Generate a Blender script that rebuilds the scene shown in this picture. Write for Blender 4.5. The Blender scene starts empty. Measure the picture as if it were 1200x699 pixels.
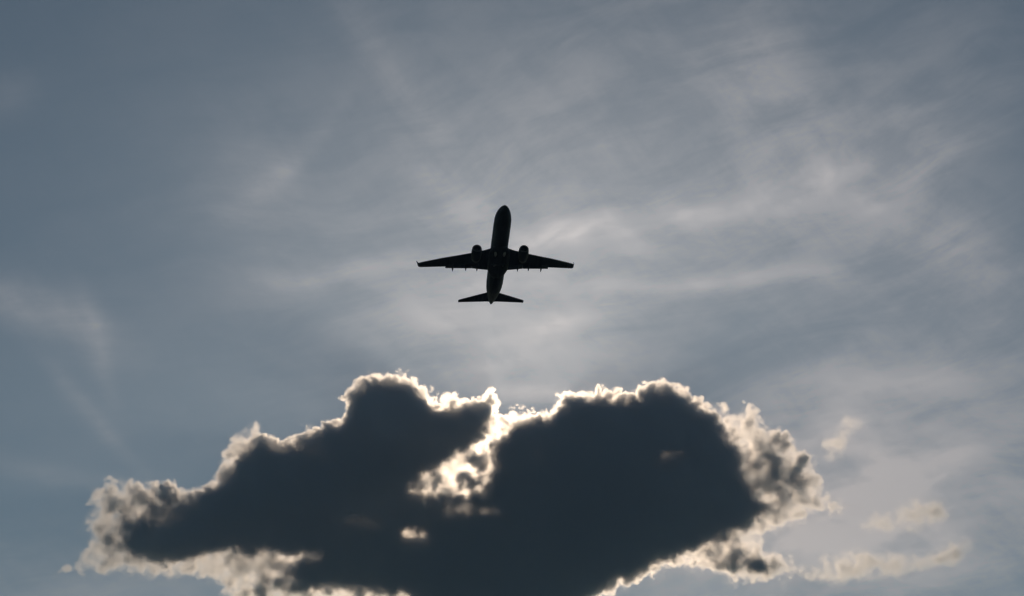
import bpy, bmesh, math
import numpy as np
from mathutils import Vector, Matrix

SC = bpy.context.scene
COL = SC.collection
R = math.radians

# ------------------------------------------------------------------ camera
PITCH, FOV = R(24.5), R(30.0)
cam_d = bpy.data.cameras.new('camera')
cam = bpy.data.objects.new('camera', cam_d)
COL.objects.link(cam)
cam_d.sensor_width = 36.0
cam_d.sensor_fit = 'HORIZONTAL'
cam_d.lens = 18.0 / math.tan(FOV / 2)
cam_d.clip_start, cam_d.clip_end = 0.5, 60000
cam.location = (0, 0, 1.7)
cam.rotation_euler = (R(90) + PITCH, 0, 0)
SC.camera = cam

FWD = Vector((0, math.cos(PITCH), math.sin(PITCH)))
UP = Vector((0, -math.sin(PITCH), math.cos(PITCH)))
K = math.tan(FOV / 2) / 600.0                    # tangent per photo pixel

def ray(px, py):
    """direction in which the photo's pixel (px, py of 1200 x 699) looks"""
    return (FWD + Vector((1, 0, 0)) * ((px - 600) * K) + UP * ((349.5 - py) * K)).normalized()

def azel(px, py):
    d = ray(px, py)
    return math.atan2(d.x, d.y), math.asin(d.z)

# ------------------------------------------------------------------ sun
SUN_AZ, SUN_EL = azel(600, 528)
sun_d = bpy.data.lights.new('sun', 'SUN')
sun_d.energy = 2.0
sun_d.angle = R(0.5)
sun_d.color = (1.0, 0.75, 0.52)
sun = bpy.data.objects.new('sun', sun_d)
COL.objects.link(sun)
sdir = Vector((math.sin(SUN_AZ) * math.cos(SUN_EL), math.cos(SUN_AZ) * math.cos(SUN_EL), math.sin(SUN_EL)))
sun.rotation_euler = (-sdir).to_track_quat('-Z', 'Y').to_euler()

# ------------------------------------------------------------------ view
SC.view_settings.view_transform = 'Standard'
SC.view_settings.look = 'None'
SC.view_settings.gamma = 1.0
SC.view_settings.use_curve_mapping = False
SC.view_settings.exposure = -1.95
cy = SC.cycles
cy.volume_bounces = 5
cy.max_bounces = 10
cy.transparent_max_bounces = 64
cy.volume_step_rate = 2.0
cy.volume_max_steps = 512
cy.use_denoising = True

# ------------------------------------------------------------------ node helper
class NT:
    def __init__(s, tree):
        s.t = tree
    def new(s, kind, **kw):
        n = s.t.nodes.new(kind)
        for k, v in kw.items():
            setattr(n, k, v)
        return n
    def put(s, sock, v):
        if isinstance(v, bpy.types.NodeSocket):
            s.t.links.new(v, sock)
        elif v is not None:
            sock.default_value = v
    def m(s, op, a, b=None, c=None, clamp=False):
        n = s.new('ShaderNodeMath', operation=op, use_clamp=clamp)
        for i, v in enumerate((a, b, c)):
            if v is not None:
                s.put(n.inputs[i], v)
        return n.outputs[0]
    def vm(s, op, a, b=None, scale=None):
        n = s.new('ShaderNodeVectorMath', operation=op)
        s.put(n.inputs[0], a)
        if b is not None:
            s.put(n.inputs[1], b)
        if scale is not None:
            s.put(n.inputs['Scale'], scale)
        return n.outputs['Value'] if op in ('LENGTH', 'DOT_PRODUCT') else n.outputs['Vector']
    def xyz(s, x, y, z=0.0):
        n = s.new('ShaderNodeCombineXYZ')
        for i, v in enumerate((x, y, z)):
            s.put(n.inputs[i], v)
        return n.outputs[0]
    def sep(s, v):
        n = s.new('ShaderNodeSeparateXYZ')
        s.put(n.inputs[0], v)
        return n.outputs[0], n.outputs[1], n.outputs[2]
    def noise(s, vec, scale, detail=4.0, rough=0.5, dist=0.0, lac=2.0):
        n = s.new('ShaderNodeTexNoise')
        s.put(n.inputs['Vector'], vec)
        n.inputs['Scale'].default_value = scale
        n.inputs['Detail'].default_value = detail
        n.inputs['Roughness'].default_value = rough
        n.inputs['Lacunarity'].default_value = lac
        n.inputs['Distortion'].default_value = dist
        return n
    def smooth(s, v, lo, hi, a=0.0, b=1.0):
        n = s.new('ShaderNodeMapRange', interpolation_type='SMOOTHSTEP')
        s.put(n.inputs['Value'], v)
        for k, x in (('From Min', lo), ('From Max', hi), ('To Min', a), ('To Max', b)):
            s.put(n.inputs[k], x)
        return n.outputs['Result']
    def mix(s, f, a, b, mode='MIX'):
        n = s.new('ShaderNodeMix', data_type='RGBA', blend_type=mode)
        s.put(n.inputs[0], f)
        s.put(n.inputs[6], a)
        s.put(n.inputs[7], b)
        return n.outputs[2]

# ------------------------------------------------------------------ world: daylight sky with high cirrus
world = bpy.data.worlds.new('World')
SC.world = world
world.use_nodes = True
world.node_tree.nodes.clear()
W = NT(world.node_tree)
sky = W.new('ShaderNodeTexSky', sky_type='NISHITA')
sky.sun_disc = False
sky.sun_elevation = SUN_EL
sky.sun_rotation = SUN_AZ
sky.altitude = 0
sky.air_density = 1.0
sky.dust_density = 0.0
sky.ozone_density = 1.5
tc = W.new('ShaderNodeTexCoord')
dx, dy, dz = W.sep(tc.outputs['Generated'])
az = W.m('ARCTAN2', dx, dy)
el = W.m('ARCSINE', dz)
# sky map coordinates in degrees of azimuth and elevation
ax = W.m('MULTIPLY', az, 180 / math.pi)
ey = W.m('MULTIPLY', el, 180 / math.pi)
P = W.xyz(ax, ey, 0.0)
# slow warp so that the streaks wander
wn = W.noise(P, 0.11, 2.0, 0.5)
wv = W.vm('SCALE', W.vm('SUBTRACT', wn.outputs['Color'], (0.5, 0.5, 0.5)), scale=3.2)
Pw = W.vm('ADD', P, wv)
wx, wy, _ = W.sep(Pw)

def rot2(u, v, deg, su, sv):
    c, s_ = math.cos(R(deg)), math.sin(R(deg))
    a = W.m('ADD', W.m('MULTIPLY', u, c * su), W.m('MULTIPLY', v, s_ * su))
    b = W.m('ADD', W.m('MULTIPLY', u, -s_ * sv), W.m('MULTIPLY', v, c * sv))
    return W.xyz(a, b, 0.0)

def streak(px, py, length, width, deg, amount, warp=1.0):
    """a soft brighter band of sky, for thin ice cloud and painted sun glow; length and width in degrees, deg from the horizontal"""
    a, e = azel(px, py)
    v = W.vm('SUBTRACT', Pw if warp else P, (math.degrees(a), math.degrees(e), 0))
    u, w, _ = W.sep(v)
    q = rot2(u, w, deg, 1.0 / length, 1.0 / width)
    l = W.vm('LENGTH', q)
    g = W.m('POWER', 2.718, W.m('MULTIPLY', W.m('MULTIPLY', l, l), -1.0))
    return W.m('MULTIPLY', g, amount)

veil = None
STREAKS = [
    # px, py, length, width, angle, amount
    (770, 240, 6.0, 0.40, 9, .80), (660, 262, 3.0, .4, -6, .50), (960, 205, 5.0, 1.0, 14, .38), (1090, 195, 3.0, .5, 22, .2),
    (900, 100, 2.2, 3.0, 35, .32), (1090, 150, 4.0, 2.6, 40, .28), (820, 318, 5.5, .34, 2, .48), (1100, 250, 3.5, 1.0, -40, .34),
    (595, 400, 3.2, 2.3, 0, .62), (690, 355, 3.5, .6, 38, .34), (390, 308, 2.0, .35, 12, .34), (520, 385, 1.0, 1.1, 60, .22),  # first band paints the sun's glow above the big cloud into the sky
    (480, 110, 5.5, .7, -48, .20), (540, 215, 3.0, .7, -35, .24), (330, 180, 2.6, .35, 50, .20),
    (300, 230, 1.6, 2.6, 0, .18), (50, 362, 2.6, .7, -12, .52), (125, 400, 1.4, .4, -70, .25),
    (110, 478, 1.8, .3, -35, .24), (1060, 520, 4.6, 2.6, 10, 1.05), (1150, 330, 3.5, 1.6, -40, .30),
    (640, 470, 2.4, .3, 8, .60), (1010, 425, 5.0, .5, 4, .22), (760, 150, 8.0, 5.0, 10, .30), (1050, 300, 6.0, 6.0, 10, .22),
    (560, 300, 6.5, 4.6, 0, .30), (60, 548, 3.5, .35, -5, .14), (20, 92, 1.2, .6, 20, .14),
    (1000, 640, 7.0, 2.5, 0, .80), (900, 600, 12.0, 3.0, 0, .20), (60, 700, 6.0, 1.6, 0, .42),
]
for st in STREAKS:
    g = streak(*st)
    veil = g if veil is None else W.m('ADD', veil, g)
fib = W.noise(rot2(wx, wy, 9, 0.16, 0.72), 1.0, 9, 0.57, 0.5)
fib2 = W.noise(rot2(wx, wy, -42, 0.15, 0.8), 0.9, 8, 0.58, 0.3)
soft = W.noise(rot2(wx, wy, 20, 0.22, 0.36), 1.0, 6, 0.6)
thread = W.noise(rot2(wx, wy, 14, 0.7, 2.6), 1.0, 8, 0.66, 0.9)
tex = W.m('ADD', W.m('ADD', W.m('MULTIPLY', fib.outputs['Fac'], 0.39), W.m('MULTIPLY', thread.outputs['Fac'], 0.08)),
          W.m('ADD', W.m('MULTIPLY', fib2.outputs['Fac'], 0.20), W.m('MULTIPLY', soft.outputs['Fac'], 0.32)))
tex = W.smooth(tex, 0.38, 0.63)
cover = W.m('MULTIPLY', veil, W.m('ADD', W.m('MULTIPLY', tex, 0.82), 0.50))
cover = W.m('ADD', cover, W.m('ADD', W.m('MULTIPLY', tex, 0.05), 0.08))
cover = W.m('MINIMUM', cover, 1.5)
# ice cloud scatters sunlight forward: brighter towards the sun
cosang = W.vm('DOT_PRODUCT', W.vm('NORMALIZE', tc.outputs['Generated']), tuple(sdir))
g = 0.65
hg = W.m('DIVIDE', (1 - g * g), W.m('POWER', W.m('SUBTRACT', 1 + g * g, W.m('MULTIPLY', cosang, 2 * g)), 1.5))
SKY_STR = 0.15
warm = W.mix(W.smooth(ey, 15.0, 30.0), (1.0, 0.75, 0.58, 1), (1.0, 0.84, 0.73, 1))
ice = W.vm('SCALE', warm, scale=W.m('MULTIPLY', hg, 0.76))
base = W.vm('MULTIPLY', sky.outputs[0], (0.54, 0.69, 0.65))
colr = W.vm('ADD', base, W.vm('SCALE', ice, scale=cover))
bg = W.new('ShaderNodeBackground')
W.put(bg.inputs['Color'], colr)
bg.inputs['Strength'].default_value = SKY_STR
wo = W.new('ShaderNodeOutputWorld')
W.put(wo.inputs['Surface'], bg.outputs[0])
world.cycles.sampling_method = 'MANUAL'
world.cycles.sample_map_resolution = 256

# ------------------------------------------------------------------ clouds
CLOUD_DIST = 6000.0

def signed_distance(poly, X, Y):
    """distance to a closed outline, positive inside"""
    p = np.array(poly, float)
    q = np.roll(p, -1, 0)
    best = np.full(X.shape, 1e9)
    inside = np.zeros(X.shape, bool)
    for (x0, y0), (x1, y1) in zip(p, q):
        ex, ey_ = x1 - x0, y1 - y0
        t = np.clip(((X - x0) * ex + (Y - y0) * ey_) / (ex * ex + ey_ * ey_ + 1e-9), 0, 1)
        best = np.minimum(best, (X - x0 - t * ex) ** 2 + (Y - y0 - t * ey_) ** 2)
        cond = ((y0 > Y) != (y1 > Y))
        with np.errstate(divide='ignore', invalid='ignore'):
            xi = (x1 - x0) * (Y - y0) / (y1 - y0 + 1e-12) + x0
        inside ^= cond & (X < xi)
    d = np.sqrt(best)
    return np.where(inside, d, -d)

def sm(v, a, b):
    t = np.clip((v - a) / (b - a), 0, 1)
    return t * t * (3 - 2 * t)

def vapour_material(name, dens, aniso, color):
    m = bpy.data.materials.new(name)
    m.use_nodes = True
    m.node_tree.nodes.clear()
    N = NT(m.node_tree)
    at = N.new('ShaderNodeAttribute', attribute_name='density')
    pv = N.new('ShaderNodeVolumePrincipled')
    pv.inputs['Density Attribute'].default_value = ''
    pv.inputs['Anisotropy'].default_value = aniso
    pv.inputs['Color'].default_value = (*color, 1)
    N.put(pv.inputs['Density'], N.m('MULTIPLY', at.outputs['Fac'], dens))
    out = N.new('ShaderNodeOutputMaterial')
    N.put(out.inputs['Volume'], pv.outputs[0])
    return m

def mist_skin_material():
    """the outermost, hardly visible droplets of a cloud"""
    m = bpy.data.materials.new('thin_mist')
    m.use_nodes = True
    m.node_tree.nodes.clear()
    N = NT(m.node_tree)
    tr = N.new('ShaderNodeBsdfTransparent')
    tl = N.new('ShaderNodeBsdfTranslucent')
    tl.inputs['Color'].default_value = (.9, .9, .9, 1)
    mx = N.new('ShaderNodeMixShader')
    mx.inputs[0].default_value = 0.003
    N.put(mx.inputs[1], tr.outputs[0])
    N.put(mx.inputs[2], tl.outputs[0])
    out = N.new('ShaderNodeOutputMaterial')
    N.put(out.inputs['Surface'], mx.outputs[0])
    return m

MAT_VAPOUR = vapour_material('cloud_vapour', 0.095, 0.90, (0.94, 0.935, 0.93))
MAT_SKIN = mist_skin_material()

def band_noise(shape, voxel, rng, bands):
    """smooth random fields of unit spread, one per wavelength (metres), made in Fourier space"""
    white = np.fft.rfftn(rng.standard_normal(shape).astype(np.float32))
    fx = np.fft.fftfreq(shape[0], voxel)[:, None, None]
    fy = np.fft.fftfreq(shape[1], voxel)[None, :, None]
    fz = np.fft.rfftfreq(shape[2], voxel)[None, None, :]
    f = np.sqrt(fx * fx + fy * fy + fz * fz).astype(np.float32) + 1e-9
    for wl in bands:
        flt = np.exp(-(np.log(f * wl) / 0.42) ** 2)
        n = np.fft.irfftn(white * flt, shape).astype(np.float32)
        yield n / n.std()

def grid_tree(name, nx, ny, nz, ex, ey_, ez, hull_threshold=None):
    """geometry nodes that turn the point attribute 'amount' (x fastest, then y, then z) into a density grid"""
    ng = bpy.data.node_groups.new(name, 'GeometryNodeTree')
    ng.interface.new_socket('Geometry', in_out='INPUT', socket_type='NodeSocketGeometry')
    ng.interface.new_socket('Geometry', in_out='OUTPUT', socket_type='NodeSocketGeometry')
    N = NT(ng)
    gi, go = N.new('NodeGroupInput'), N.new('NodeGroupOutput')
    px, py, pz = N.sep(N.new('GeometryNodeInputPosition').outputs[0])
    def idx(p, e, n):
        v = N.m('MULTIPLY', N.m('ADD', p, e), (n - 1) / (2 * e))
        return N.m('MINIMUM', N.m('MAXIMUM', N.m('ROUND', v), 0.0), float(n - 1))
    i, j, k = idx(px, ex, nx), idx(py, ey_, ny), idx(pz, ez, nz)
    def integer(v):
        n = N.new('FunctionNodeFloatToInt', rounding_mode='ROUND')
        N.put(n.inputs[0], v)
        return n.outputs[0]
    def im(op, a, b):
        n = N.new('FunctionNodeIntegerMath', operation=op)
        N.put(n.inputs[0], a)
        N.put(n.inputs[1], b)
        return n.outputs[0]
    index = im('ADD', integer(i), im('MULTIPLY', im('ADD', integer(j), im('MULTIPLY', integer(k), ny)), nx))
    at = N.new('GeometryNodeInputNamedAttribute', data_type='FLOAT')
    at.inputs['Name'].default_value = 'amount'
    s_ = N.new('GeometryNodeSampleIndex', data_type='FLOAT', domain='POINT')
    N.put(s_.inputs['Geometry'], gi.outputs[0])
    N.put(s_.inputs['Value'], at.outputs[0])
    N.put(s_.inputs['Index'], index)
    vc = N.new('GeometryNodeVolumeCube')
    N.put(vc.inputs['Density'], s_.outputs[0])
    vc.inputs['Min'].default_value = (-ex, -ey_, -ez)
    vc.inputs['Max'].default_value = (ex, ey_, ez)
    for nm, r_ in zip(('Resolution X', 'Resolution Y', 'Resolution Z'), (nx, ny, nz)):
        vc.inputs[nm].default_value = r_
    last = vc.outputs[0]
    if hull_threshold:
        v2m = N.new('GeometryNodeVolumeToMesh')
        v2m.inputs['Threshold'].default_value = hull_threshold
        v2m.inputs['Adaptivity'].default_value = 0.1
        N.put(v2m.inputs[0], last)
        last = v2m.outputs[0]
    else:
        sw = N.new('GeometryNodeSetMaterial')
        N.put(sw.inputs[0], last)
        sw.inputs['Material'].default_value = MAT_VAPOUR
        last = sw.outputs[0]
    N.put(go.inputs[0], last)
    return ng

def points_mesh(name, A):
    n = A.size
    me = bpy.data.meshes.new(name)
    me.vertices.add(n)
    a = me.attributes.new('amount', 'FLOAT', 'POINT')
    a.data.foreach_set('value', np.ascontiguousarray(A.transpose(2, 1, 0), np.float32).ravel())
    me.update()
    return me

def cloud(name, label, cat, box, fields, voxel, depth, yoff=0.0, seed=1, rough=0.7, soft=22, group=None):
    """box = x0, y0, x1, y1 in photo pixels. fields(X, Y, mpp) -> maps over the cloud's middle plane (metres): signed distance and
    half depth of the dense body and of the thin fringe, and their densities. The vapour is a density grid with real depth."""
    x0, y0, x1, y1 = box
    rng = np.random.default_rng(seed)
    dist = CLOUD_DIST + yoff
    mpp = dist * K
    w, h = int(x1 - x0) + 1, int(y1 - y0) + 1
    X, Y = np.meshgrid(np.arange(w) + x0, np.arange(h) + y0)
    maps = [np.asarray(m_, np.float32) for m_ in fields(X.astype(float), Y.astype(float), mpp)]
    ex, ez = (x1 - x0) / 2 * mpp, (y1 - y0) / 2 * mpp
    shape = tuple(int(2 * e / voxel) // 2 * 2 for e in (ex, depth, ez))
    nx, ny, nz = shape
    gx = np.linspace(-ex, ex, nx, dtype=np.float32)[:, None, None]
    gy = np.linspace(-depth, depth, ny, dtype=np.float32)[None, :, None]
    gz = np.linspace(-ez, ez, nz, dtype=np.float32)[None, None, :]
    wls = (420, 210, 110, 58, 30, 17, 11)
    amp = (2, 4, 7, 10, 9, 5.5, 2.5)
    nb = list(band_noise(shape, voxel, rng, wls))
    disp = np.zeros(shape, np.float32)
    for wl, a, n in zip(wls, amp, nb):
        if wl > 250:
            disp += a * 0.6 * n
        else:
            disp += a * rough * (np.abs(n) - 0.8) * 1.3      # rounded lumps between sharp creases
    disp = np.where(disp > 0, 20 * np.tanh(disp / 20), disp)
    # in-plane warp, shifted copies of the same fields
    wx_ = 3 * np.roll(nb[1], nx // 3, 0) + 7 * np.roll(nb[2], nx // 5, 0)
    wz_ = 3 * np.roll(nb[1], nx // 2, 0) + 7 * np.roll(nb[2], nx // 4, 0)
    px = np.clip((gx + wx_ * rough) / mpp + (x1 - x0) / 2, 0, w - 1.01)
    py = np.clip(-(gz + wz_ * rough) / mpp + (y1 - y0) / 2, 0, h - 1.01)
    ix, iy = px.astype(np.int32), py.astype(np.int32)
    fx, fy = px - ix, py - iy
    base = iy * w + ix
    def look(M):
        f = M.ravel()
        return (f[base] * (1 - fx) + f[base + 1] * fx) * (1 - fy) + (f[base + w] * (1 - fx) + f[base + w + 1] * fx) * fy
    sdc, hc, sdf, hf, thin, core_mul, veil_w = [look(M) for M in maps]
    sag = 0.12 * depth * nb[0][:, ny // 2:ny // 2 + 1, :]
    yy = gy - sag
    dcore = disp + rough * 6 * np.roll(nb[2], nz // 4, 2)
    dcore = np.where(dcore > 0, 15 * np.tanh(dcore / 15), 20 * np.tanh(dcore / 20))
    phi_c = sdc + dcore - 110 * (yy / np.maximum(hc, 1)) ** 2
    phi_f = sdf + disp * 0.75 - 45 * (yy / np.maximum(hf, 1)) ** 2
    veil_n = np.clip(0.9 + 0.7 * nb[1] + 0.6 * nb[3], 0, 2.5)
    grain = np.clip(1.0 + 0.5 * nb[2] + 0.45 * nb[3] + 0.28 * nb[4] + .12 * nb[5], 0.05, 2.8)
    A = (0.6 * sm(phi_c, 0, 14) + 0.4 * sm(phi_c, 8, 70)) * core_mul + sm(phi_f, 0, soft) * thin * grain + 0.05 * sm(phi_f + 26, 0, 80) * np.minimum(thin * 5, 1) * veil_n * veil_w
    edge = np.minimum(np.minimum(sm(ex - np.abs(gx), 0, 40), sm(ez - np.abs(gz), 0, 25)), sm(depth - np.abs(gy), 0, 30))
    A = (A * edge).astype(np.float32)

    me = points_mesh(name + '_points', A)
    ng = grid_tree(name + '_grid', nx, ny, nz, ex, depth, ez)
    # outer skin: a closed surface round the vapour, from the same grid at a coarser step
    st = max(1, int(round(9.0 / voxel)))
    C = np.maximum(A[::st, ::st, ::st], np.roll(A, -1, 1)[::st, ::st, ::st])
    cm = points_mesh('coarse', C)
    hull_ng = grid_tree('hull', *C.shape, ex, depth, ez, hull_threshold=0.05)
    tmp = bpy.data.objects.new('tmp', cm)
    COL.objects.link(tmp)
    tmp.modifiers.new('gn', 'NODES').node_group = hull_ng
    hull_me = bpy.data.meshes.new_from_object(tmp.evaluated_get(bpy.context.evaluated_depsgraph_get()))
    bpy.data.objects.remove(tmp)
    bpy.data.meshes.remove(cm)
    bpy.data.node_groups.remove(hull_ng)
    bm = bmesh.new()
    bm.from_mesh(hull_me)
    seen, islands = set(), []
    for v0 in bm.verts:
        if v0.index in seen:
            continue
        stack, isl = [v0], []
        seen.add(v0.index)
        while stack:
            q = stack.pop()
            isl.append(q)
            for e_ in q.link_edges:
                r_ = e_.other_vert(q)
                if r_.index not in seen:
                    seen.add(r_.index)
                    stack.append(r_)
        islands.append(isl)
    big = max(len(i_) for i_ in islands)
    bmesh.ops.delete(bm, geom=[q for i_ in islands if len(i_) < big * (0.15 if big > 3000 else 0.8) for q in i_], context='VERTS')
    bm.to_mesh(hull_me)
    bm.free()
    hull_me.name = name
    hull_me.materials.clear()
    hull_me.materials.append(MAT_SKIN)
    hull_me.polygons.foreach_set('use_smooth', [True] * len(hull_me.polygons))
    c = ray(0.5 * (x0 + x1), 0.5 * (y0 + y1))
    o = bpy.data.objects.new(name, hull_me)
    COL.objects.link(o)
    o.location = cam.location + c * (dist / c.dot(FWD))
    o.rotation_euler = (PITCH, 0, 0)
    o['label'], o['category'] = label, cat
    if group:
        o['group'] = group
    v = bpy.data.objects.new('vapour', me)
    COL.objects.link(v)
    v.parent = o
    v.data.materials.append(MAT_VAPOUR)
    v.modifiers.new('vapour', 'NODES').node_group = ng
    print('CLOUD', name, shape, len(hull_me.vertices))
    return o

OUTER = [(66, 668), (90, 645), (98, 605), (105, 575), (118, 563), (145, 560), (160, 562), (175, 558), (205, 560), (215, 570),
         (232, 565), (255, 558), (258, 532), (268, 512), (285, 500), (300, 487), (308, 500), (318, 508), (330, 514), (342, 514),
         (350, 500), (375, 492), (385, 489), (395, 486), (400, 465), (410, 452), (425, 440), (450, 437), (470, 438), (485, 445),
         (500, 452), (512, 462), (525, 458), (537, 452), (542, 466), (560, 466), (575, 460), (587, 462), (588, 480), (597, 496),
         (606, 487), (625, 486), (640, 478), (655, 468), (665, 460), (690, 456), (720, 460), (738, 464), (742, 451), (760, 450),
         (790, 451), (805, 458), (818, 466), (840, 470), (855, 478), (875, 470), (890, 476), (905, 498), (925, 505), (940, 520),
         (955, 530), (960, 550), (970, 575), (992, 592), (985, 602), (965, 605), (945, 612), (930, 622), (905, 630), (897, 640),
         (930, 652), (948, 668), (930, 685), (880, 688), (840, 678), (800, 668), (760, 676), (730, 694), (700, 712), (600, 745),
         (450, 735), (380, 712), (335, 714), (290, 710), (256, 700), (244, 686), (200, 682), (150, 684), (110, 678), (84, 674)]
CORE = [(150, 644), (152, 616), (178, 594), (204, 580), (236, 574), (256, 562), (276, 545), (296, 518), (310, 511), (330, 520), (350, 517), (385, 500),
        (405, 490), (410, 465), (425, 449), (450, 444), (480, 448), (500, 464), (510, 478), (525, 480), (550, 474), (570, 469),
        (581, 476), (576, 500), (560, 515), (545, 525), (515, 540), (492, 560), (488, 577), (520, 586), (548, 583), (572, 570),
        (580, 545), (583, 520), (590, 504), (608, 492), (640, 488), (665, 469), (700, 463), (738, 470), (760, 457), (795, 458),
        (820, 475), (845, 500), (860, 520), (885, 545), (890, 575), (905, 600), (880, 615), (850, 624), (810, 644), (770, 660),
        (720, 685), (690, 703), (600, 730), (500, 712), (470, 694), (380, 692), (345, 682), (330, 668), (368, 652), (330, 650),
        (280, 646), (225, 656), (180, 660)]
def blob(X, Y, cx, cy_, rx, ry, deg=0):
    c, s_ = math.cos(R(deg)), math.sin(R(deg))
    u = ((X - cx) * c + (Y - cy_) * s_) / rx
    v = (-(X - cx) * s_ + (Y - cy_) * c) / ry
    return np.exp(-(u * u + v * v))

def big_fields(X, Y, mpp):
    do = signed_distance(OUTER, X, Y)
    dc = signed_distance(CORE, X, Y)
    hole = np.clip(blob(X, Y, 486, 624, 13, 10)*1.2 + .25 * blob(X, Y, 780, 530, 16, 7, -10), 0, 1)
    murk = np.clip(blob(X, Y, 195, 572, 24, 14) + blob(X, Y, 920, 545, 34, 40, 20) * .5 + blob(X, Y, 870, 660, 45, 14) * .7
                   + blob(X, Y, 145, 610, 34, 45) * .28 + blob(X, Y, 330, 690, 50, 12) * .5 + blob(X, Y, 395, 480, 14, 20) * .3, 0, 1)
    bright = np.clip(blob(X, Y, 560, 545, 24, 42, 25) + blob(X, Y, 510, 570, 26, 14), 0, 1)
    sdc = dc * mpp + 10 + 4 * sm(-Y, -570, -525) - 3 * bright
    hc = 150 + 70 * sm(dc, 0, 60)
    sdf = do * mpp - 9
    hf = 45 + 60 * murk
    thin = 0.20 + 0.5 * murk - .08 * bright
    rng = np.random.default_rng(21)
    billow = np.zeros(X.shape)
    soft_n = np.zeros(X.shape)
    for wl, a, n in zip((120, 62, 34, 19), (7, 8, 5, 2.2), band_noise((*X.shape, 1), mpp, rng, (120, 62, 34, 19))):
        billow += a * (np.minimum(np.abs(n[:, :, 0]), 1.8) - 0.75) * 1.0
        soft_n += n[:, :, 0] * (0.35 if wl > 50 else 0.15)
    patch = np.clip(.98 * blob(X, Y, 782, 532, 22, 9, -8) + .5 * blob(X, Y, 425, 612, 45, 9, 8) + .65 * blob(X, Y, 885, 545, 26, 36)
                    + .25 * blob(X, Y, 205, 606, 40, 18, -15) + .7 * blob(X, Y, 560, 600, 50, 7, 5), 0, 1)
    low = np.clip(next(band_noise((*X.shape, 1), mpp, rng, (330,)))[:, :, 0] + .3 * soft_n, 0, 2.2) * sm(dc, 8, 40)
    thin = thin + .55 * bright * np.clip(soft_n - .1, 0, 1) 
    hole = hole * np.clip(1 + .9 * soft_n, .2, 1.6)
    sdc = sdc - 330 * hole
    sdf = sdf - 60 * hole
    patch = np.clip(patch * (1 + .35 * soft_n), 0, 1)
    sdc, sdf = sdc + billow, sdf + billow
    return sdc, hc * (1 - .5 * patch), sdf, hf, thin, np.exp(-3.2 * patch - 0.9 * low * sm(-Y, -650, -600)), sm(Y, 540, 600)

cloud('cumulus_cloud', 'huge dark grey cumulus with blazing white rim and bright crack, below the airliner',
      'cloud', (45, 420, 1015, 765), big_fields, 4.4, 330.0)

def small_fields(outline, thin_=0.25, hf_=45):
    def fn(X, Y, mpp):
        d = signed_distance(outline, X, Y)
        z = np.zeros_like(d)
        return z - 500, z + 10, d * mpp + 25, z + hf_, z + thin_, z, z
    return fn

# thin haze between us and the clouds
def haze():
    m = bpy.data.materials.new('haze_air')
    m.use_nodes = True
    m.node_tree.nodes.clear()
    N = NT(m.node_tree)
    pv = N.new('ShaderNodeVolumePrincipled')
    pv.inputs['Density Attribute'].default_value = ''
    pv.inputs['Density'].default_value = 5.4e-5
    pv.inputs['Color'].default_value = (.60, .765, 1.0, 1)
    pv.inputs['Anisotropy'].default_value = 0.79
    out = N.new('ShaderNodeOutputMaterial')
    N.put(out.inputs['Volume'], pv.outputs[0])
    bm = bmesh.new()
    bmesh.ops.create_cube(bm, size=1.0)
    me = bpy.data.meshes.new('haze')
    bm.to_mesh(me)
    bm.free()
    me.materials.append(m)
    o = bpy.data.objects.new('haze', me)
    COL.objects.link(o)
    o.scale = (14000, 9000, 3001)
    o.location = (0, 3500, 1499.5)
    o['kind'] = 'stuff'
    o['label'], o['category'] = 'thin bluish haze in the air between the viewer and the clouds', 'haze'
haze()

cloud('cloud_puff', 'small peach cloud puff shaped like a leaning wedge, right of the big dark cloud', 'cloud',
      (995, 565, 1140, 645), small_fields([(1012, 616), (1030, 606), (1046, 602), (1056, 592), (1070, 583), (1090, 586), (1106, 592), (1122, 604),
                                          (1108, 610), (1090, 616), (1074, 620), (1050, 620), (1030, 624)], .20), 4.0, 130.0, yoff=300, seed=5, rough=.4, soft=65)
cloud('cloud_strip', 'long low peach cloud strip with a round tip, at lower right under the wedge-shaped puff', 'cloud',
      (925, 615, 1160, 699), small_fields([(940, 670), (960, 658), (982, 652), (1000, 641), (1020, 650), (1045, 653), (1075, 655), (1092, 652),
                                          (1102, 642), (1115, 633), (1132, 637), (1138, 647), (1128, 658), (1102, 664), (1070, 671), (1030, 676), (990, 679), (960, 681)], .26),
      4.0, 130.0, yoff=-200, seed=8, rough=.35, soft=60)
cloud('cloud_wisp', 'faint torn cloud wisp floating just off the upper right edge of the big dark cloud', 'cloud',
      (945, 475, 1030, 560), small_fields([(966, 522), (975, 508), (984, 498), (1000, 492), (1010, 496), (998, 503), (990, 512), (988, 526), (982, 538), (972, 536)], .22, 45),
      4.0, 110.0, yoff=150, seed=11, rough=.4, soft=65)

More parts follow.
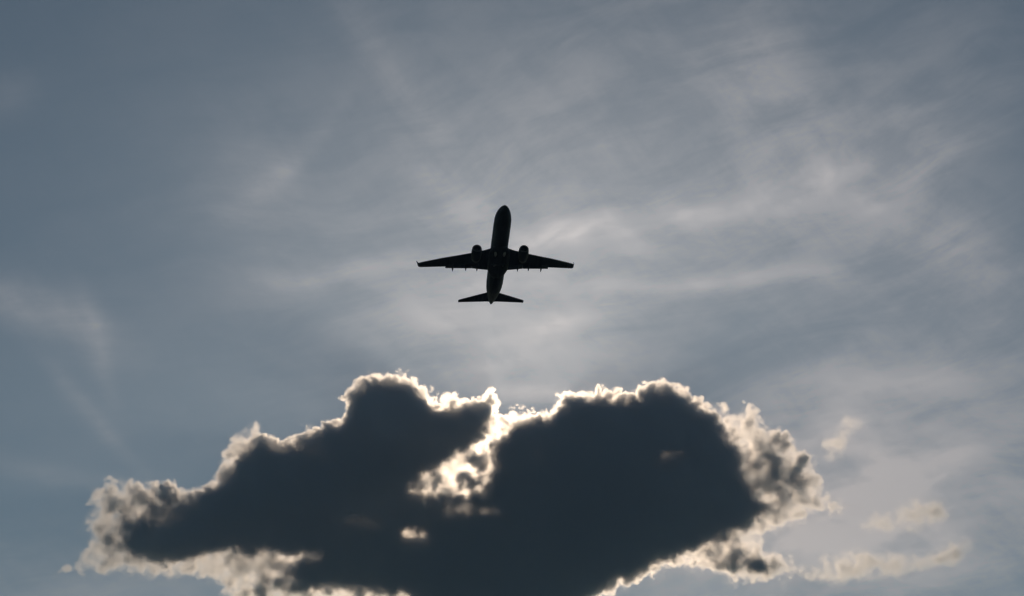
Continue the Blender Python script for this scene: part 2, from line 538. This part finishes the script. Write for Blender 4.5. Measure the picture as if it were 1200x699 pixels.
# ------------------------------------------------------------------ aircraft
def paint(name, col, rough=0.35, metal=0.0, panel=True):
    m = bpy.data.materials.new(name)
    m.use_nodes = True
    N = NT(m.node_tree)
    b = [n for n in m.node_tree.nodes if n.type == 'BSDF_PRINCIPLED'][0]
    b.inputs['Metallic'].default_value = metal
    b.inputs['Specular IOR Level'].default_value = 0.25
    tcx = N.new('ShaderNodeTexCoord').outputs['Object']
    if panel:
        # soot and oil streaks along the airflow, slightly different panels
        st = N.noise(N.vm('MULTIPLY', tcx, (2.2, 0.18, 2.2)), 1.0, 5, 0.6).outputs['Fac']
        fac = N.smooth(st, 0.35, 0.75)
        N.put(b.inputs['Base Color'], N.mix(fac, (*col, 1), (*[c * 0.62 for c in col], 1)))
        N.put(b.inputs['Roughness'], N.smooth(st, 0.3, 0.8, rough, rough + 0.2))
    else:
        b.inputs['Base Color'].default_value = (*col, 1)
        b.inputs['Roughness'].default_value = rough
    return m

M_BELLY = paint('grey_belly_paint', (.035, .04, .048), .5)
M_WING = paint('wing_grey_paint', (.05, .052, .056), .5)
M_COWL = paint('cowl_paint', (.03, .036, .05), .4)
M_LIP = paint('bare_metal', (.16, .16, .17), .5, 1.0, False)
M_DARK = paint('dark_metal', (.025, .025, .028), .5, .6, False)
M_TYRE = paint('tyre_rubber', (.02, .02, .02), .8, 0, False)
M_HUB = paint('hub_cap_paint', (.12, .12, .125), .5, 0, False)
M_INLET = paint('bare_light_metal', (.62, .63, .64), .5, 0, False)
M_GLASS = paint('cockpit_glass', (.01, .012, .015), .08, 0, False)
M_WIN = paint('cabin_window', (.02, .025, .03), .15, 0, False)

def mesh_obj(name, verts, faces, mat, parent=None, smooth=True, mods=()):
    me = bpy.data.meshes.new(name)
    me.from_pydata([tuple(v) for v in verts], [], faces)
    bm = bmesh.new()
    bm.from_mesh(me)
    bmesh.ops.recalc_face_normals(bm, faces=bm.faces)
    bm.to_mesh(me)
    bm.free()
    me.materials.append(mat)
    o = bpy.data.objects.new(name, me)
    COL.objects.link(o)
    if smooth:
        me.polygons.foreach_set('use_smooth', [True] * len(me.polygons))
    if parent:
        o.parent = parent
    return o

def loft(sections, closed_ends=True):
    n = len(sections[0])
    v = [p for s_ in sections for p in s_]
    f = []
    for i in range(len(sections) - 1):
        for j in range(n):
            k = (j + 1) % n
            f.append((i * n + j, i * n + k, (i + 1) * n + k, (i + 1) * n + j))
    if closed_ends:
        f.append(tuple(range(n - 1, -1, -1)))
        f.append(tuple(range((len(sections) - 1) * n, len(sections) * n)))
    return v, f

# local axes: x to starboard, y = forward; stations s are metres behind the nose, y = S0 - s
S0 = 19.0
def ring(s_, w, hh, zc, n=40, sq=2.0):
    out = []
    for k in range(n):
        a = 2 * math.pi * k / n
        c, d = math.cos(a), math.sin(a)
        out.append((w * math.copysign(abs(c) ** (2 / sq), c), S0 - s_, zc + hh * math.copysign(abs(d) ** (2 / sq), d)))
    return out

def airfoil(s_le, chord, x, z, thick, twist=0.0, n=14, vertical=False):
    up, lo = [], []
    for k in range(n + 1):
        t = 0.5 - 0.5 * math.cos(math.pi * k / n)
        yt = 5 * thick * (0.2969 * math.sqrt(t) - 0.1260 * t - 0.3516 * t * t + 0.2843 * t ** 3 - 0.1036 * t ** 4)
        camb = 0.0 if vertical else 0.018 * math.sin(math.pi * t)
        up.append((t, yt + camb))
        lo.append((t, -yt * 0.9 + camb))
    pts = up + lo[-2:0:-1]
    out = []
    for t, q in pts:
        if vertical:
            out.append((x + q * chord, S0 - (s_le + t * chord), z))
        else:
            out.append((x, S0 - (s_le + t * chord), z + q * chord - math.sin(twist) * t * chord))
    return out

plane = bpy.data.objects.new('airliner', None)
plane.empty_display_size = 5
COL.objects.link(plane)
plane['label'] = 'twin-engine passenger jet climbing above the dark cloud, seen from below, black against the sky'
plane['category'] = 'airplane'

# fuselage: nose, barrel, upswept tail cone
FUS = [(0.0, .03, .03, -.55), (.10, .20, .20, -.54), (.45, .48, .48, -.50), (1.0, .78, .78, -.42), (1.8, 1.10, 1.14, -.3), (2.8, 1.40, 1.48, -.17),
       (4.0, 1.66, 1.76, -.07), (5.4, 1.83, 1.93, -.01), (7.5, 1.88, 2.0, 0), (13, 1.88, 2.0, 0), (20, 1.88, 2.0, 0), (26, 1.88, 2.0, 0),
       (28, 1.86, 1.95, .06), (30, 1.74, 1.76, .24), (32, 1.50, 1.48, .50), (34, 1.16, 1.14, .80), (35.8, .80, .80, 1.08),
       (37.2, .47, .48, 1.30), (38.0, .24, .26, 1.42), (38.25, .12, .14, 1.46)]
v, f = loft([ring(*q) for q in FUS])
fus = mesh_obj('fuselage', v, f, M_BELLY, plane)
# wing-body fairing with open wheel wells
FAI = [(12.2, .5, .15, -1.75), (13.2, 1.6, .55, -1.62), (14.5, 2.15, .82, -1.52), (16.5, 2.35, .92, -1.5), (19.5, 2.35, .92, -1.5),
       (21.2, 2.2, .84, -1.5), (22.8, 1.7, .6, -1.52), (24.4, .6, .2, -1.72)]
v, f = loft([ring(*q, 32, 2.6) for q in FAI])
mesh_obj('wing_fairing', v, f, M_WING, plane)
# cockpit windows
for sx in (-1, 1):
    for k, (a0, a1) in enumerate(((8, 30), (33, 58), (61, 82))):
        s0_, s1_ = 2.05 + .25 * (2 - k) - .2, 2.75 + .3 * (2 - k)
        qs = []
        for st_, e in ((s0_, 0), (s1_, 1)):
            w_ = np.interp(st_, [q[0] for q in FUS], [q[1] for q in FUS]) + .012
            h_ = np.interp(st_, [q[0] for q in FUS], [q[2] for q in FUS]) + .012
            z_ = np.interp(st_, [q[0] for q in FUS], [q[3] for q in FUS])
            row = []
            for t in range(5):
                a = R(90 - (a0 + (a1 - a0) * t / 4)) if e else R(90 - (a0 + (a1 - a0) * t / 4) * 1.0)
                lift = 1.0
                row.append((sx * w_ * math.cos(a), S0 - st_, z_ + h_ * math.sin(a) * lift))
            qs.append(row)
        v = qs[0] + qs[1]
        f = [(t, t + 1, t + 6, t + 5) for t in range(4)]
        mesh_obj('windscreen', v, f, M_GLASS, plane)
def wing_z(y):
    return -1.15 + max(0, y - 1.0) * math.tan(R(6.0)) + 0.0011 * max(0, y - 4) ** 2

def tube(path, rad, n=14):
    """closed ring sections along y: path = list of (s, r_w, r_h, x, z)"""
    secs = []
    for s_, rw, rh, x, z in path:
        secs.append([(x + rw * math.cos(2 * math.pi * k / n), S0 - s_, z + rh * math.sin(2 * math.pi * k / n)) for k in range(n)])
    return loft(secs)

for sx in (-1, 1):
    # wing with leading-edge glove, kinked trailing edge
    secs = []
    for y, le, te, th in ((0.9, 13.5, 21.2, .13), (1.9, 14.2, 21.1, .13), (3.2, 15.05, 21.0, .125), (4.8, 15.85, 20.95, .12), (6.0, 16.45, 21.0, .115),
                          (9.0, 17.85, 21.7, .11), (12.0, 19.2, 22.4, .105), (15.0, 20.75, 23.1, .10), (16.8, 21.7, 23.5, .10), (17.0, 21.85, 23.52, .09)):
        secs.append(airfoil(le, te - le, sx * y, wing_z(y), th, R(1.5) * (1 - y / 17)))
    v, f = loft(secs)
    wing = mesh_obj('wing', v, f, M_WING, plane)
    # blended winglet
    secs = []
    for dy, dz, le, ch in ((0, 0, 21.85, 1.66), (.18, .05, 21.98, 1.5), (.32, .2, 22.15, 1.3), (.41, .5, 22.4, 1.1), (.49, 1.1, 22.95, .8),
                           (.57, 1.8, 23.6, .6), (.62, 2.3, 24.15, .4)):
        ang = min(1.0, dz / .5) * R(78)
        sec = airfoil(le, ch, 0, 0, .06, vertical=False)
        out = []
        for (xx, yy, zz) in sec:
            out.append((sx * (17.0 + dy - zz * math.sin(ang)), yy, wing_z(17.0) + dz + zz * math.cos(ang)))
        secs.append(out)
    v, f = loft(secs)
    mesh_obj('winglet', v, f, M_WING, wing)
    # flaps run out a little behind the trailing edge for take-off
    for (y0, y1) in ((2.0, 5.6), (5.62, 11.4)):
        secs = []
        for y in (y0, y1):
            te = np.interp(y, [1.9, 6.0, 17.0], [21.1, 21.0, 23.5])
            ch = 1.25 if y < 6 else 1.25 - (y - 6) * .05
            sec = airfoil(0, ch, sx * y, 0, .12)
            out = []
            for (xx, yy, zz) in sec:
                t = (S0 - yy)
                out.append((xx, S0 - (te - .8 + t * math.cos(R(12))), wing_z(y) - .16 - t * math.sin(R(12)) + zz))
            secs.append(out)
        v, f = loft(secs)
        mesh_obj('flap', v, f, M_WING, wing)
    # flap track fairings (canoes)
    for y, ln in ((4.5, 3.2), (6.95, 3.3), (9.8, 2.9)):
        te = np.interp(y, [1.9, 6.0, 17.0], [21.1, 21.0, 23.5])
        end = te + 1.15
        z0 = wing_z(y) - .28
        path = []
        for t, r_ in ((0, .02), (.1, .12), (.3, .22), (.55, .26), (.75, .22), (.9, .13), (1, .02)):
            path.append((end - ln * (1 - t), r_ * .75, r_ * 1.1, sx * y, z0 - .12 - .45 * max(0, t - .45) ** 1.2))
        v, f = tube(path, 1)
        mesh_obj('flap_fairing', v, f, M_WING, wing)
    # slats hinted by a bright leading edge strip
    secs = []
    for y in (6.4, 9.0, 12.0, 15.0, 16.6):
        le = np.interp(y, [6.0, 9.0, 12.0, 15.0, 16.8], [16.45, 17.85, 19.2, 20.75, 21.7])
        ch = .42 - .012 * (y - 6)
        sec = airfoil(le - .13, ch, sx * y, wing_z(y) - .07, .30)
        secs.append(sec)
    v, f = loft(secs)
    mesh_obj('slat', v, f, M_LIP, wing)

    # engine: nacelle, lip, intake duct, fan, spinner, exhaust core, pylon
    ex_, ez_, ed_ = sx * 5.12, -2.15, 1.5
    def eng_ring(s_, rw, rh, dz=0, n=36, flat=0.0):
        out = []
        for k in range(n):
            a = 2 * math.pi * k / n
            zz = rh * math.sin(a)
            if zz < -rh * (1 - flat):
                zz = -rh * (1 - flat) + (zz + rh * (1 - flat)) * .4
            out.append((ex_ + .95 * rw * math.cos(a), S0 - s_ - ed_, ez_ + dz + .95 * zz))
        return out
    secs = [eng_ring(11.15, .98, .94, flat=.1), eng_ring(11.35, 1.07, 1.02, flat=.1), eng_ring(11.9, 1.16, 1.10, flat=.09), eng_ring(12.7, 1.20, 1.13, flat=.07),
            eng_ring(13.6, 1.18, 1.12, flat=.04), eng_ring(14.5, 1.08, 1.05), eng_ring(15.2, .93, .93), eng_ring(15.22, .88, .88), eng_ring(14.6, .86, .86)]
    v, f = loft(secs, closed_ends=False)
    nac = mesh_obj('engine', v, f, M_COWL, plane)
    secs = [eng_ring(11.35, 1.073, 1.023, flat=.1), eng_ring(11.18, 1.0, .96, flat=.1), eng_ring(11.10, .93, .89, flat=.1), eng_ring(11.14, .86, .83, flat=.08),
            eng_ring(11.4, .80, .79)]
    v, f = loft(secs, closed_ends=False)
    mesh_obj('intake_lip', v, f, M_LIP, nac)
    v, f = loft([eng_ring(11.4, .80, .79), eng_ring(12.4, .79, .79)], closed_ends=False)
    mesh_obj('intake_duct', v, f, M_DARK, nac)
    v, f = [], []
    for k in range(24):                       # twisted fan blades
        a = 2 * math.pi * k / 24
        b0 = len(v)
        for r_, tw in ((.2, .25), (.5, .16), (.78, .11)):
            for sg in (-1, 1):
                aa = a + sg * tw * .5
                v.append((ex_ + r_ * math.cos(aa), S0 - ed_ - (12.25 + sg * .10), ez_ + r_ * math.sin(aa)))
        f += [(b0, b0 + 1, b0 + 3, b0 + 2), (b0 + 2, b0 + 3, b0 + 5, b0 + 4)]
    mesh_obj('fan', v, f, M_DARK, nac)
    v, f = loft([eng_ring(11.95, .01, .01), eng_ring(12.05, .12, .12), eng_ring(12.25, .24, .24), eng_ring(12.4, .26, .26), eng_ring(12.45, .8, .8)])
    mesh_obj('spinner', v, f, M_DARK, nac)
    v, f = loft([eng_ring(13.6, .7, .7), eng_ring(15.3, .56, .56), eng_ring(16.0, .42, .42), eng_ring(15.9, .36, .36), eng_ring(16.2, .25, .25), eng_ring(16.7, .04, .04)])
    mesh_obj('exhaust', v, f, M_DARK, nac)
    secs = []
    for s_, zt, zb, hw in ((13.9, -1.05, -1.3, .03), (14.7, -.95, -1.6, .14), (15.8, -.85, -1.6, .19), (16.8, -.8, -1.55, .19), (18.0, -.78, -1.15, .15), (19.6, -.85, -1.0, .04)):
        secs.append([(ex_ - hw, S0 - s_, zb), (ex_ + hw, S0 - s_, zb), (ex_ + hw, S0 - s_, zt), (ex_ - hw, S0 - s_, zt)])
    v, f = loft(secs)
    mesh_obj('pylon', v, f, M_COWL, nac, smooth=False)

    # tailplane
    secs = []
    for y, le, te in ((.4, 33.0, 37.0), (1.2, 33.5, 37.05), (3.6, 35.0, 37.6), (6.3, 36.72, 38.2), (7.35, 37.4, 38.46), (7.5, 37.6, 38.5)):
        secs.append(airfoil(le, te - le, sx * y, 1.15 + (y - .4) * math.tan(R(7)), .09))
    v, f = loft(secs)
    mesh_obj('tailplane', v, f, M_WING, plane)

    # ram air inlet ahead of the fairing
    v, f = loft([[(sx * .95 + a_ * w_, S0 - s_, zt - d_) for a_, d_ in ((-1, h_), (-.6, h_ + .09), (.6, h_ + .09), (1, h_), (1, -.3), (-1, -.3))]
                 for s_, w_, h_, zt in ((13.7, .24, .02, -2.0), (14.2, .30, .12, -2.1), (14.8, .28, .10, -2.28), (15.4, .1, .02, -2.36))])
    mesh_obj('air_inlet', v, f, M_INLET, plane)
    # exposed main wheels lying in their wells
    v, f = [], []
    wx0, wy, wz = sx * .98, 18.65, -2.42
    prof = ((.30, 0), (.50, 0), (.56, .06), (.57, .16), (.52, .24), (.30, .24))
    n = 28
    secs = []
    for r_, d in prof:
        secs.append([(wx0 + r_ * math.cos(2 * math.pi * k / n), S0 - wy + r_ * math.sin(2 * math.pi * k / n), wz - .05 + d) for k in range(n)])
    v, f = loft(secs)
    wh = mesh_obj('main_wheel', v, f, M_TYRE, plane)
    secs = []
    for r_, d in ((.02, -.05), (.16, -.045), (.27, -.02), (.31, .02)):
        secs.append([(wx0 + r_ * math.cos(2 * math.pi * k / n), S0 - wy + r_ * math.sin(2 * math.pi * k / n), wz - .05 + d) for k in range(n)])
    v, f = loft(secs)
    mesh_obj('hub_cap', v, f, M_HUB, wh)

# fin with dorsal fillet, rudder
secs = []
for z, le, te in ((1.2, 29.6, 37.0), (1.9, 30.6, 37.0), (2.6, 31.6, 37.1), (3.4, 32.35, 37.3), (5.5, 34.0, 37.9), (8.2, 36.15, 38.65), (8.85, 36.75, 38.8), (8.98, 37.1, 38.75)):
    secs.append(airfoil(le, (te - le) * .7, 0, z, .10 / .7, vertical=True) if False else airfoil(le, te - le, 0, z, .085, vertical=True))
v, f = loft(secs)
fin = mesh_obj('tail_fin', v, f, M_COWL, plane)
# nose gear doors and belly antennas
v, f = loft([[(x_ * .30, S0 - s_, -1.985 + d) for x_ in (-1, 1)] + [(x_ * .30, S0 - s_, -1.90) for x_ in (1, -1)] for s_, d in ((4.6, .16), (5.0, .02), (6.6, -.03), (6.8, .0))])
mesh_obj('nose_gear_door', v, f, M_WING, plane, smooth=False)
for s_ in (9.2, 25.6):
    v, f = loft([airfoil(s_ + k * .12, .42 - k * .12, 0, -1.97 - k * .16, .10, vertical=True) for k in range(3)])
    mesh_obj('antenna', v, f, M_WING, plane)

PLANE_DIST = 420.5
CLIMB, YAW, ROLL = R(11.7), R(5.0), R(2.1)
c = ray(583.4, 302.6)
plane.location = cam.location + c * PLANE_DIST
plane.rotation_euler = (Matrix.Rotation(R(180) + YAW, 4, 'Z') @ Matrix.Rotation(CLIMB, 4, 'X') @ Matrix.Rotation(ROLL, 4, 'Y')).to_euler()
